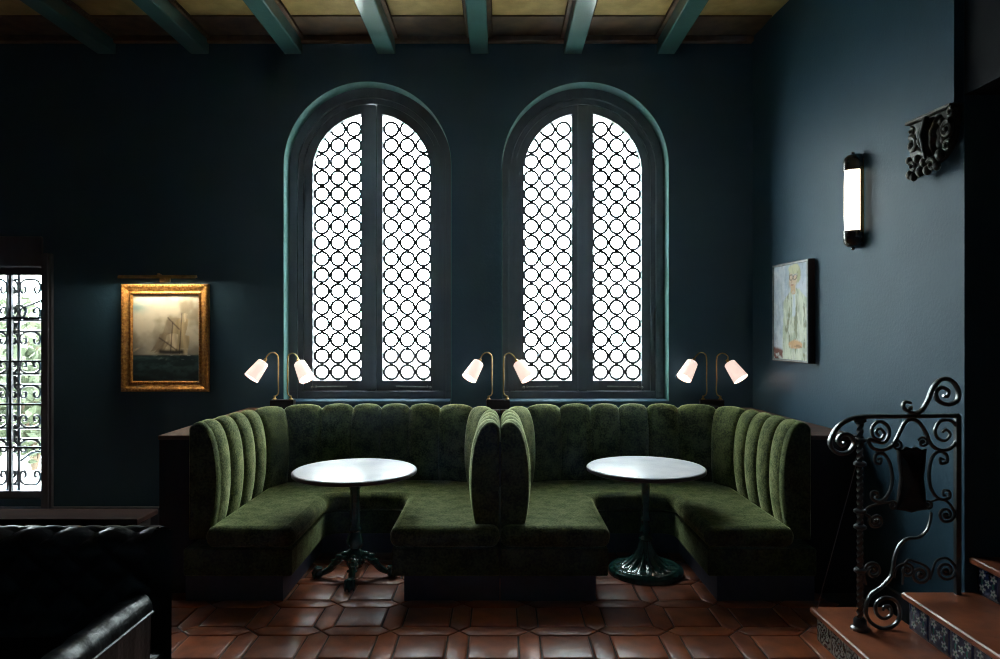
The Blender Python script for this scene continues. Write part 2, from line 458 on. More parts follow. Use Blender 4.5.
def window(idx, cx, hw, side):
    win = empty('window_%d' % idx, (0, 0, 0), kind='structure',
                label='arched leaded window nearer the ship painting' if idx == 1 else 'arched leaded window nearer the portrait corner')
    rv = MB(); A = arch(cx, hw, SILL, SPR); A2 = arch(cx, hw + .004, SILL, SPR)
    ring_xz(rv, A, A2, YW - .004, YO); rv.build('reveal', 'reveal_paint', win, angle=30)
    # plain timber lining, stepped in three mouldings
    m = MB()
    for r0, r1, y0 in ((hw + .003, hw - .055, YW + .155), (hw - .055, hw - .075, YW + .135), (hw - .075, hw - .118, YW + .175)):
        ring_xz(m, arch(cx, r0, SILL + .02, SPR if r0 > .69 else ZS), arch(cx, r1, SILL + .02, ZS), y0, YG + .06)
    m.build('frame', 'window_wood', win, angle=30)
    m = MB().box((cx - hw + .01, YW + .15, SILL + .02), (cx + hw - .01, YG + .06, SILL + .085), .006)
    m.build('bottom_rail', 'window_wood', win)
    MB().box((cx - hw + .002, YW - .045, SILL - .02), (cx + hw - .002, YG + .05, SILL + .02), .008).build('sill', 'wall_paint', win)
    MB().box((cx - MUL + .052, YW + .17, SILL + .085), (cx + MUL - .052, YG + .05, ZS + .60), .01).build('mullion', 'window_wood', win)
    for sx in (-1, 1):
        sash = MB()
        # one half of the arched sash: stile against the mullion, curved outer stile, deep bottom rail
        R0, R1 = hw - .118, GR
        n = 30
        def half(r, x_in):
            a_end = math.acos(min(1, x_in / r))
            pts = [(cx + sx * r, GZ0 - .10)] + [(cx + sx * r * cos(a_end * i / n), ZS + r * sin(a_end * i / n)) for i in range(n + 1)]
            return pts
        ring_xz(sash, half(R0, .044), half(R1, MUL), YW + .205, YG + .03)
        ring_xz(sash, half(R1 + .018, MUL - .012), half(R1 - .004, MUL), YW + .190, YG + .02)
        xi0, xi1 = sorted((cx + sx * .044, cx + sx * MUL))
        sash.box((xi0, YW + .205, GZ0 - .10), (xi1, YG + .03, ZS + .60), .004)
        xo0, xo1 = sorted((cx + sx * MUL, cx + sx * R1))
        sash.box((xo0, YW + .205, GZ0 - .10), (xo1, YG + .03, GZ0), .004)
        so = sash.build('sash', 'window_wood', win, angle=30)
        lead = MB(); npane = 0
        x0 = cx + sx * MUL
        holes = []
        for c in range(3):
            x = x0 + sx * ((c + .5) * (GR - MUL) / 3)
            k = 0
            while True:
                z = GZ0 + RP * (k + .5)
                dd = math.hypot(x - cx, max(0, z - ZS))
                if dd > GR + .035: break
                lead_ring(lead, x, z)
                inst(disc_me, 'glass_roundel', so, (x, YG, z)); npane += 1
                k += 1
        lead.build('lead_came', 'lead', so)
        # glass between the roundels
        g = MB(); a_end = math.acos(MUL / (GR + .01))
        poly = [(cx + sx * MUL, GZ0), (cx + sx * (GR + .01), GZ0)] + [(cx + sx * (GR + .01) * cos(a_end * i / 16), ZS + (GR + .01) * sin(a_end * i / 16)) for i in range(17)]
        g.prism_y(poly, YG + .012, YG + .014)
        g.build('infill_glass', 'clear_glass', so)
        # casement stay on the bottom rail
        st = MB(); zx = GZ0 - .055
        xa, xb = cx + sx * .50, cx + sx * .22
        st.tube([(xa, YW + .190, zx), (xb, YW + .190, zx + .004)], .006, 8)
        st.tube([(xa, YW + .212, zx), (xa, YW + .180, zx)], .010, 8); st.sphere((xa + sx * .03, YW + .186, zx - .004), .013, 10, 6)
        st.build('casement_stay', 'frame_silver', so)
    return win
window(1, *WIN[0], -1); window(2, *WIN[1], 1)

# ------------------------------------------------------------------ garden door with iron grille
def garden_door():
    a, b, z0, z1 = DOOR
    d = empty('door_1', (0, 0, 0), kind='structure', label='glazed garden door with scrolled iron grille')
    m = MB(); y0 = YW - .03; y1 = YW + .10
    # architrave
    m.box((a - .12, y0, 0), (a, y1, z1 + .12), .01); m.box((b, y0, 0), (b + .09, y1, z1 + .12), .01); m.box((a, y0, z1), (b, y1, z1 + .27), .01)
    m.box((b + .03, y0 - .02, 0), (b + .07, y0, z1 + .12), .008)
    m.build('architrave', 'window_wood', d)
    # one wide fixed leaf: stiles, rails, lead bars
    gx0, gx1, gz0, gz1 = a + .05, -4.008, .285, 2.178
    leaf = MB(); ly0, ly1 = YW + .03, YW + .075
    leaf.box((a, ly0, z0), (gx0, ly1, z1)); leaf.box((gx1, ly0, z0), (b, ly1, z1))
    leaf.box((gx0, ly0, z0), (gx1, ly1, gz0)); leaf.box((gx0, ly0, gz1), (gx1, ly1, z1))
    lo = leaf.build('leaf', 'window_wood', d)
    mx = [gx0, -4.585, -4.296, gx1]
    mz = [gz0 + (gz1 - gz0) * i / 5 for i in range(6)]
    bars = MB()
    for x in mx[1:3]: bars.box((x - .010, ly0 + .01, gz0), (x + .010, ly1 - .01, gz1))
    for z in mz[1:-1]: bars.box((gx0, ly0 + .012, z - .009), (gx1, ly1 - .012, z + .009))
    bars.build('glazing_bars', 'lead', lo)
    for i in range(3):
        for j in range(5):
            MB().box((mx[i] + .008, ly0 + .02, mz[j] + .008), (mx[i + 1] - .008, ly0 + .024, mz[j + 1] - .008)).build('pane', 'clear_glass', lo)
    # iron grille just outside
    gy = YW + .16
    g = MB()
    for x in (-4.79, -4.60, -4.40, -4.302): g.tube([(x, gy, gz0 - .04), (x, gy, gz1 + .04)], .013, 8)
    zs = [2.10, 1.755, 1.27, .79]
    for i, zc in enumerate((1.733, 1.254, .770)):
        for dz in (-.048, .048): g.tube([(gx0, gy, zc + dz), (gx1 + .03, gy, zc + dz)], .011, 6)
        for x in (-4.545, -4.350): g.box((x - .035, gy - .012, zc - .035), (x + .035, gy + .012, zc + .035), .008)
        for x0 in (-4.60, -4.40, -4.302, -4.10):
            for sx in (-1, 1):
                for sz in (-1, 1):
                    if sx > 0 and x0 > -4.15: continue
                    pts = [(.17, .055), (.09, .062), (.022, .10), (.018, .15), (.055, .19), (.10, .175), (.105, .135), (.07, .13)]
                    g.tube(catmull([(x0 + sx * .62 * px, gy, zc + sz * (.055 + .8 * (pz - .055))) for px, pz in pts], 4), .0105, 6)
    for z, sz in ((2.10, -1), (.36, 1)):
        for x0 in (-4.60, -4.40, -4.302, -4.10):
            for sx in (-1, 1):
                if sx > 0 and x0 > -4.15: continue
                pts = [(.17, -.045), (.07, -.04), (.018, .005), (.03, .06), (.08, .075), (.10, .035), (.07, .02)]
                g.tube(catmull([(x0 + sx * .62 * px, gy, z + sz * pz) for px, pz in pts], 4), .0105, 6)
    ring = [(-4.290 + .06 * cos(2 * pi * i / 24), gy - .02, 1.855 + .06 * sin(2 * pi * i / 24)) for i in range(24)]
    g.tube(ring, .011, 6, closed=True)
    g.tube(catmull([(-4.245, gy - .02, 1.90), (-4.11, gy - .02, 1.95), (-4.0, gy - .02, 2.0)], 5), .011, 6)
    g.tube(catmull([(-4.27, gy - .02, .53), (-4.18, gy - .02, .60), (-4.08, gy - .02, .62), (-3.99, gy - .02, .65)], 5), .011, 6)
    g.build('iron_grille', 'wrought_iron', d)
garden_door()

# ------------------------------------------------------------------ garden seen through the door
ground = MB().box((-40, YO, -.35), (40, 60, -.25)).build('ground', 'gravel', kind='structure')
ground['label'] = 'pale gravel garden ground outside the windows'
def shrub(x, y, hgt, rad, seed, label):
    rnd = random.Random(seed)
    t = empty('shrub', (x, y, -.25), label, 'shrub', 'garden shrubs outside the door')
    st = MB()
    for k in range(5):
        a = rnd.uniform(0, 2 * pi)
        st.tube([(0, 0, 0), (.15 * cos(a), .15 * sin(a), hgt * .35), (rad * .5 * cos(a), rad * .5 * sin(a), hgt * .75)], [.035, .025, .01], 6)
    st.build('stem', 'bark', t)
    m = MB()
    for k in range(1500):
        th = math.acos(rnd.uniform(-1, 1)); ph = rnd.uniform(0, 2 * pi); rr = rnd.uniform(.55, 1) * (1 + .25 * sin(3 * ph + seed) * sin(2 * th))
        c = Vector((rad * rr * sin(th) * cos(ph), rad * rr * sin(th) * sin(ph), hgt * .56 + hgt * .44 * rr * cos(th)))
        u = Vector((rnd.gauss(0, 1), rnd.gauss(0, 1), rnd.gauss(0, 1))).normalized(); v = u.orthogonal().normalized()
        s = rnd.uniform(.06, .12)
        m.add([c - u * s, c + v * s * .5, c + u * s, c - v * s * .5], [(0, 1, 2, 3)])
    m.build('foliage', 'foliage', t, smooth=False, kind='stuff')
shrub(-6.45, 9.7, 1.75, .85, 1, 'low rounded green shrub outside the garden door')
shrub(-8.4, 12.0, 2.6, 1.0, 2, 'taller pale green shrub further out in the garden')
shrub(-9.9, 14.6, 1.9, .9, 5, 'broad green shrub at the back of the garden')

# ------------------------------------------------------------------ channel-back banquettes
YBACK = 5.72; XO = 1.78; XI = .20; YF = 4.46; RC = .38
def u_path():
    """plan of the seat/back junction for the booth on the +x side, from the divider round to the outer arm"""
    P = []
    def lp(a, b, n): return [(a[0] + (b[0] - a[0]) * i / n, a[1] + (b[1] - a[1]) * i / n) for i in range(n)]
    P += lp((XI, YF), (XI, YBACK - RC), 60)
    P += [(XI + RC - RC * cos(pi / 2 * i / 60), YBACK - RC + RC * sin(pi / 2 * i / 60)) for i in range(60)]
    P += lp((XI + RC, YBACK), (XO - RC, YBACK), 60)
    P += [(XO - RC + RC * sin(pi / 2 * i / 60), YBACK - RC + RC * cos(pi / 2 * i / 60)) for i in range(60)]
    P += lp((XO, YBACK - RC), (XO, YF), 60) + [(XO, YF)]
    return P
PATH = u_path()
CUM = [0]
for p, q in zip(PATH, PATH[1:]): CUM.append(CUM[-1] + math.hypot(q[0] - p[0], q[1] - p[1]))
def at(s):
    s = max(0, min(CUM[-1], s)); i = 0
    lo, hi = 0, len(CUM) - 2
    while lo < hi:
        mid = (lo + hi + 1) // 2
        if CUM[mid] <= s: lo = mid
        else: hi = mid - 1
    i = lo; d = CUM[i + 1] - CUM[i]; t = (s - CUM[i]) / d if d else 0
    p, q = PATH[i], PATH[i + 1]
    tx, ty = (q[0] - p[0]), (q[1] - p[1]); l = math.hypot(tx, ty) or 1
    return p[0] + tx * t, p[1] + ty * t, ty / l, -tx / l       # point, inward normal
PROF = [(-.045, .40), (-.022, .50), (-.004, .62), (0, .74), (-.008, .86), (-.028, .96), (-.060, 1.035), (-.100, 1.075), (-.140, 1.082), (-.175, 1.060), (-.196, 1.010), (-.199, .94)]
PROF = [(p.x, p.y) for p in catmull([(a, b, 0) for a, b in PROF], 3)]
NCH = 16
def zlift(y): return max(0, (5.72 - y) / 1.26) * .035
def booth(sx):
    name = 'portrait' if sx > 0 else 'ship painting'
    t = empty('banquette', (sx * 1.0, 5.0, 0),
              'green velvet channel-back booth under the window nearer the ' + ('portrait corner' if sx > 0 else 'ship painting'), 'banquette',
              'green velvet banquettes')
    off = Vector((sx * 1.0, 5.0, 0))
    def put(m, *a, **k):
        m.v = [(sx * v[0] - off.x, v[1] - off.y, v[2]) for v in m.v]
        if sx < 0: m.f = [tuple(reversed(f)) for f in m.f]
        return m.build(*a, **k)
    # upholstered channels
    for c in range(NCH):
        s0, s1 = CUM[-1] * c / NCH, CUM[-1] * (c + 1) / NCH
        nu = 12
        def fn(u, v):
            x, y, nx, ny = at(s0 + (s1 - s0) * u)
            k = v * (len(PROF) - 1); i = min(int(k), len(PROF) - 2); f = k - i
            n = PROF[i][0] + (PROF[i + 1][0] - PROF[i][0]) * f; z = PROF[i][1] + (PROF[i + 1][1] - PROF[i][1]) * f
            j0, j1 = max(i - 1, 0), min(i + 2, len(PROF) - 1)
            dn, dz = PROF[j1][0] - PROF[j0][0], PROF[j1][1] - PROF[j0][1]; l = math.hypot(dn, dz)
            e = abs(2 * u - 1); bul = .044 * (sqrt(max(0, 1 - e ** 2.1)) - 1)      # seams drawn in
            n2 = n + bul * dz / l; z2 = z - bul * dn / l + zlift(y) * sstep(.5, 1.05, z)
            return (x + nx * n2, y + ny * n2, z2)
        put(MB().grid(fn, nu, len(PROF) - 1), 'back_channel', 'velvet', t, angle=80)
    # front end panels of the two arms
    for s, cap in ((0, 'arm_end'), (CUM[-1], 'arm_end')):
        x, y, nx, ny = at(s)
        pts = [(x + nx * max(n - .012, -.196), z + zlift(y) * sstep(.5, 1.05, z) - .008) for n, z in PROF]
        xb = x + nx * -.197
        pts = [(x + nx * -.05, .36)] + pts + [(xb, .36)]
        m = MB()
        cxm = sum(p[0] for p in pts) / len(pts); czm = sum(p[1] for p in pts) / len(pts)
        def rg(k, yy): return [(cxm + (px - cxm) * k, yy, czm + (pz - czm) * k) for px, pz in pts]
        m.rings([rg(1, YF + .05), rg(1, YF + .01), rg(.985, YF - .012), rg(.90, YF - .026), rg(.4, YF - .030)])
        put(m, cap, 'velvet_dark', t, angle=50)
    # seat: one continuous U-shaped cushion, base panel and recessed plinth
    def useat(g, xa, xb, yb, yf, r=.10):
        """outline: outer booth limits xa..xb, inner edges g = (x left, x right, y)"""
        gx0, gx1, gy = g
        def co(cx, cyy, a0, a1): return [(cx + r * cos(a0 + (a1 - a0) * i / 8), cyy + r * sin(a0 + (a1 - a0) * i / 8)) for i in range(9)]
        P = [(xa, yf), (gx0, yf)]
        P += co(gx0 + r, gy - r, pi, pi / 2) + co(gx1 - r, gy - r, pi / 2, 0)
        P += [(gx1, yf), (xb, yf), (xb, yb), (xa, yb)]
        return P
    put(MB().prism(useat((.69, 1.28, 5.24), .003, XO + .06, YBACK + .06, 4.34), .335, .468), 'seat_cushion', 'velvet', t, angle=60, bevel=.058)
    put(MB().prism(useat((.675, 1.295, 5.26), .003, XO + .19, YBACK + .19, 4.352), .165, .335), 'seat_base', 'velvet_dark', t, angle=60, bevel=.012)
    put(MB().prism(useat((.60, 1.36, 5.33), .003, XO + .19, YBACK + .19, 4.385, .02), 0, .165), 'plinth', 'plinth_paint', t)
    # dark casing behind and beside, with its timber ledge
    m = MB(); zt = .992
    XE = (lambda y: xw(y) - .004) if sx > 0 else (lambda y: XR)
    m.prism([(XO + .20, 4.51), (XE(4.51), 4.51), (XE(YW), YW - .004), (XO + .20, YW - .004)], 0, zt); m.box((.003, YBACK + .20, .17), (XO + .20, YW - .004, zt))
    put(m, 'casing', 'dark_wood', t)
    m = MB().prism([(.003, YBACK + .195), (XO + .195, YBACK + .195), (XO + .195, 4.49), (XE(4.49), 4.49), (XE(YW), YW - .003), (.003, YW - .003)], zt, zt + .028)
    put(m, 'ledge', 'ledge_wood', t, bevel=.006)
    return t
booth(-1); booth(1)

# ------------------------------------------------------------------ tables
def table_top(t, r):
    z = .742
    m = MB().lathe([(r - .012, z - .032), (r, z - .027), (r + .002, z - .012), (r, z - .006), (r - .006, z - .0055)], 64)
    m.build('edge_band', 'table_edge', t)
    MB().lathe([(r - .008, z - .01), (r - .006, z - .003), (r - .010, z), (r * .6, z + .0006)], 64).build('marble_top', 'marble', t, angle=25)
def claw_table():
    t = empty('cafe_table', (-.994, 4.80, 0), 'round white marble cafe table on a green iron pedestal with clawed feet', 'table', rz=R(-86))
    table_top(t, .42)
    m = MB().lathe([(.15, .708), (.15, .700), (.05, .690), (.042, .66), (.040, .62), (.034, .60, .10), (.036, .36, .10), (.046, .345), (.046, .33), (.036, .315), (.050, .28), (.060, .25), (.050, .215), (.038, .20), (.05, .19), (.058, .165), (.05, .12), (.06, .10), (.05, .075), (.02, .06)], 32, flute=8)
    m.build('column', 'green_iron', t)
    for k in range(4):
        a = k * pi / 2
        leg = MB()
        P = catmull([(.03, 0, .15), (.09, 0, .175), (.15, 0, .13), (.20, 0, .075), (.245, 0, .05), (.275, 0, .045)], 5)
        n = len(P)
        leg.tube(P, [.030 - .012 * i / (n - 1) for i in range(n)], 10, flat=1.25, up=(0, 0, 1))
        # acanthus scroll on the leg
        for i, (x, z, s) in enumerate(((.08, .205, .026), (.125, .185, .024), (.165, .145, .020))):
            leg.sphere((x, 0, z), s, 10, 6, (1.3, .7, .8))
            for sy in (-1, 1): leg.sphere((x, sy * .026, z - .03), s * .7, 8, 6, (1.4, .7, .8))
        rot = Matrix.Rotation(a, 3, 'Z')
        leg.v = [tuple(rot @ Vector((v[0] * .86, v[1], v[2] * .80))) for v in leg.v]
        lo = leg.build('leg', 'green_iron', t)
        cl = MB(); cl.sphere((.285, 0, .034), .034, 12, 8)
        for q in (-.8, 0, .8):
            cl.tube([(.262, .012 * q, .066), (.285 + .02 * cos(q), .034 * sin(q) * 1.0, .068), (.285 + .040 * cos(q), .040 * sin(q), .036), (.285 + .036 * cos(q), .038 * sin(q), .006)], [.010, .012, .010, .005], 6)
        cl.v = [tuple(rot @ Vector((v[0] - .040, v[1], v[2]))) for v in cl.v]
        cl.build('claw_foot', 'green_iron', lo)
claw_table()
def bell_table():
    t = empty('cafe_table', (1.02, 4.90, 0), 'round white marble cafe table on a green fluted bell-shaped pedestal', 'table')
    table_top(t, .41)
    MB().lathe([(.15, .708), (.15, .700), (.05, .688), (.040, .66), (.046, .645), (.030, .63), (.028, .40), (.034, .385), (.042, .37), (.034, .355), (.029, .34), (.036, .315), (.044, .295), (.034, .275), (.03, .26), (.046, .245), (.048, .235), (.036, .225), (.03, .215)], 32).build('column', 'green_iron', t)
    b = MB().lathe([(.035, .235), (.046, .205, .22), (.060, .165, .24), (.085, .120, .24), (.125, .085, .22), (.170, .062, .17), (.200, .052, .10), (.212, .050), (.222, .054), (.232, .050), (.238, .040), (.252, .038), (.258, .028), (.262, .012), (.262, 0)], 112, flute=14)
    b.build('bell_base', 'green_iron', t, angle=60)
bell_table()

# ------------------------------------------------------------------ twin-arm lamps on the ledge
def lamp(x, y, rz, label, sep, reach, dy):
    z0 = 1.020
    t = empty('ledge_lamp', (x, y, z0), label, 'lamp', rz=rz)
    MB().box((-.10, -.035, 0), (.10, .035, .080), .006).build('base', 'dark_wood', t)
    for i, sx in enumerate((-1, 1)):
        xs = sx * sep
        rd = reach[i]
        hh = .478 - .006 * i
        P = catmull([(xs + sx * .030, dy[i] * .2, .080), (xs + sx * .028, dy[i] * .2, .105), (xs, 0, .135), (xs, 0, .25), (xs, 0, hh - .05), (xs + sx * .018, dy[i] * .15, hh - .006), (xs + sx * .055, dy[i] * .5, hh + .004), (xs + sx * .088, dy[i] * .8, hh - .022), (xs + sx * rd, dy[i], hh - .058)], 6)
        a = MB().tube(P, .0055, 8)
        a.lathe([(.018, .078), (.018, .086), (.009, .094), (.009, .112)], 14, (xs + sx * .030, dy[i] * .2, 0))
        ao = a.build('arm', 'brass', t)
        end = P[-1]; d = Vector((sx * .50, -.40, -.80)).normalized()
        q = Vector((0, 0, -1)).rotation_difference(d).to_matrix()
        def tr(m):
            m.v = [tuple(q @ Vector(v) + end) for v in m.v]; return m
        tr(MB().lathe([(.010, .012), (.014, .006), (.014, -.02), (.022, -.024)], 14)).build('lamp_holder', 'brass', ao)
        prof = [(.020, -.020), (.040, -.022), (.048, -.030), (.054, -.08), (.062, -.150), (.066, -.192), (.064, -.194), (.060, -.15), (.050, -.07), (.02, -.03)]
        m = MB(); n = 28
        m.rings([[(r * cos(2 * pi * j / n), r * sin(2 * pi * j / n), z) for j in range(n)] for r, z in prof], caps=False)
        tr(m).build('shade', 'shade_glass', ao)
        tr(MB().lathe([(.012, -.03), (.016, -.06), (.030, -.11), (.034, -.14), (.028, -.140), (.012, -.18)], 14)).build('bulb', 'bulb', ao)
YLMP = 6.005
lamp(-1.862, YLMP, R(0), 'brass twin-arm lamp with frosted shades on the ledge nearest the ship painting', .040, (.104, .100), (-.02, -.03))
lamp(-.018, YLMP, R(3), 'brass twin-arm lamp with frosted shades on the ledge between the two arched windows', .050, (.104, .108), (-.03, -.02))
lamp(1.815, YLMP, R(-6), 'brass twin-arm lamp with frosted shades on the ledge nearest the framed portrait', .042, (.112, .085), (-.03, -.03))

# ------------------------------------------------------------------ wall sconce
def sconce():
    yc, z0, z1 = 4.503, 2.227, 2.825
    t = empty('wall_sconce', (xw(yc), yc, (z0 + z1) / 2), 'vertical tube wall sconce with frosted glass and dark metal end caps', 'sconce', rz=WANG)
    n = 16; zc = (z0 + z1) / 2
    def half(r, d, z): return [(-.012 - d * sin(pi * i / n), r * cos(pi * i / n), z - zc) for i in range(n + 1)] 
    MB().box((-.014, -.052, z0 - zc + .03), (0, .052, z1 - zc - .03), .004).build('back_plate', 'brass', t)
    g = MB(); g.rings([half(.060, .078, z) for z in (z0 + .10, z0 + .2, z1 - .2, z1 - .10)])
    # barrel-shaped: slightly fuller in the middle
    g.v = [(v[0] * (1 + .06 * (1 - (v[2] / .19) ** 2)), v[1], v[2]) for v in g.v]
    g.build('glass_tube', 'sconce_glass', t)
    for s in (-1, 1):
        m = MB(); ze = z1 - .105 if s > 0 else z0 + .105
        m.rings([half(.068, .088, ze), half(.068, .088, ze + s * .05), half(.062, .082, ze + s * .08), half(.046, .062, ze + s * .10), half(.020, .03, ze + s * .108)])
        c = m.build('end_cap', 'dark_chrome', t)
        MB().sphere((-.04, 0, ze - zc + s * .112), .012, 10, 6).build('finial', 'dark_chrome', c)
    MB().tube([(-.026, -.070, z0 + .09 - zc), (-.026, -.070, z1 - .09 - zc)], .007, 8).build('edge_strip', 'brass', t)
sconce()

# ------------------------------------------------------------------ pictures
def ship_fn(u, v):
    # u right 0..1, v up 0..1
    n = fbm(u * 5, v * 6, 3)
    sky = mix(lin((150, 142, 118)), lin((196, 190, 168)), sstep(.35, .75, n + .15 * v))
    sky = mix(sky, lin((110, 112, 108)), sstep(.62, .35, v) * .55 * fbm(u * 3, v * 9, 8) * 1.6)
    blue = sstep(.74, .86, v + .10 * (fbm(u * 6, v * 6, 5) - .5)) * sstep(.42, .12, u + .1 * n) * sstep(.98, .80, v)
    sky = mix(sky, lin((112, 150, 150)), blue)
    col = sky
    hz = .305
    # smoke and sails: overlapping soft quadrilaterals
    def sail(cx, cz, wd, hg, lean, c, k=.9):
        nonlocal col
        y = (v - cz) / hg; x = (u - cx - lean * y) / (wd * (1.1 - .25 * (y + 1) / 2))
        s = sstep(1.06, .94, abs(x + .12 * y * y)) * sstep(1.05, .95, abs(y + .15 * x * x))
        fold = .82 + .16 * sin(x * 5 + y * 3) - .18 * sstep(.2, -1, x + .5 * y)
        col = mix(col, tuple(q * fold for q in c), s * k)
    sc = lin((190, 172, 132)); sd = lin((150, 134, 106)); sl = lin((214, 200, 166))
    sail(.60, .60, .13, .13, .04, sd, .6); sail(.47, .46, .11, .10, .05, sd, .6)
    sail(.71, .60, .105, .13, .05, sc, 1); sail(.75, .43, .10, .10, .03, sc, 1); sail(.58, .45, .095, .10, .03, sl, 1)
    sail(.77, .73, .045, .05, .02, sl, .8); sail(.46, .40, .05, .06, .06, sd, .7); sail(.76, .34, .07, .045, .01, sl, .6)
    for (xa, za, xb, zb) in ((.53, .73, .70, .60), (.74, .78, .70, .32), (.60, .68, .57, .33), (.40, .50, .66, .36)):
        dx, dz = xb - xa, zb - za; L2 = dx * dx + dz * dz; t = max(0, min(1, ((u - xa) * dx + (v - za) * dz) / L2))
        d = math.hypot(u - xa - dx * t, v - za - dz * t)
        col = mix(col, lin((62, 48, 36)), sstep(.012, .004, d) * .8)
    hull = sstep(.05, .0, abs(v - .335 - .14 * (u - .60) ** 2)) * sstep(.36, .42, u) * sstep(.80, .74, u)
    col = mix(col, lin((40, 36, 32)), hull)
    if v < hz + .006:
        wv = fbm(u * 9, v * 26, 11)
        sea = mix(lin((26, 46, 50)), lin((62, 88, 86)), sstep(.4, .8, wv) * .8)
        sea = mix(sea, lin((20, 28, 34)), sstep(.18, .0, v) * .6)
        foam = sstep(.62, .75, fbm(u * 12, v * 40, 21)) * sstep(hz - .09, hz - .01, v) * sstep(.25, .45, u)
        sea = mix(sea, lin((160, 170, 165)), foam * .7)
        col = mix(col, sea, sstep(hz + .006, hz - .012, v + .02 * (hull > .3)))
    return col
def picture_frame(m, x0, x1, z0, z1, prof):
    """mitred frame from profile list (inset, depth towards the viewer -y)"""
    rs = []
    for d, y in prof: rs.append([(x0 + d, -y, z0 + d), (x1 - d, -y, z0 + d), (x1 - d, -y, z1 - d), (x0 + d, -y, z1 - d)])
    m.rings(rs, caps=False); return m
def ship():
    x0, x1, z0, z1 = -3.285, -2.527, 1.160, 2.095
    cx = (x0 + x1) / 2; hw = (x1 - x0) / 2; hh = (z1 - z0) / 2; cz = (z0 + z1) / 2
    t = empty('framed_painting', (cx, YW, cz), 'seascape oil painting of a sailing ship in a wide gilded frame', 'painting')
    m = picture_frame(MB(), -hw, hw, -hh, hh, [(0, .002), (0, .035), (.012, .048), (.028, .046), (.045, .034), (.066, .024), (.074, .028), (.084, .028), (.092, .016), (.094, .004)])
    fo = m.build('frame', 'gilt', t, angle=25)
    bd = MB()
    def beads(inset, y, step, r, ax):
        n = int((2 * (hw - inset)) / step)
        for s in (-1, 1):
            for i in range(n + 1): bd.sphere((-hw + inset + i * 2 * (hw - inset) / n, -y, s * (hh - inset)), r, 6, 4)
        n = int((2 * (hh - inset)) / step)
        for s in (-1, 1):
            for i in range(n + 1): bd.sphere((s * (hw - inset), -y, -hh + inset + i * 2 * (hh - inset) / n), r, 6, 4)
    beads(.079, .030, .020, .0075, 0); beads(.014, .048, .028, .009, 0)
    bd.build('beading', 'gilt', fo, kind='stuff')
    iw, ih = hw - .09, hh - .09
    g = MB().grid(lambda u, v: (-iw + 2 * iw * u, -.010, -ih + 2 * ih * v), 84, 108)
    c = g.build('canvas', 'oil_paint', t); paint(c.data, lambda p: ship_fn((p.x + iw) / (2 * iw), (p.z + ih) / (2 * ih)))
    # picture lamp
    l = empty('picture_lamp', (cx - .01, YW, z1 + .035), 'slim brass picture lamp glowing above the gilded ship painting', 'lamp')
    m = MB(); n = 12
    m.rings([[(x, -.140 - .020 * cos(pi * i / n), .012 + .022 * sin(pi * i / n)) for i in range(n + 1)] + [(x, -.140 + .017, .012), (x, -.140, .030), (x, -.140 - .017, .004)] for x in (-.33, .33)])
    m.build('shade', 'brass', l)
    MB().tube([(-.31, -.138, .021), (.31, -.138, .021)], .006, 8).build('tube', 'picture_bulb', l)
    a = MB(); a.tube(catmull([(0, 0, .0), (0, -.05, .03), (0, -.12, .045), (0, -.140, .032)], 5), .007, 8); a.box((-.045, -.012, -.02), (.045, 0, .02), .003)
    a.build('bracket', 'brass', l)
ship()
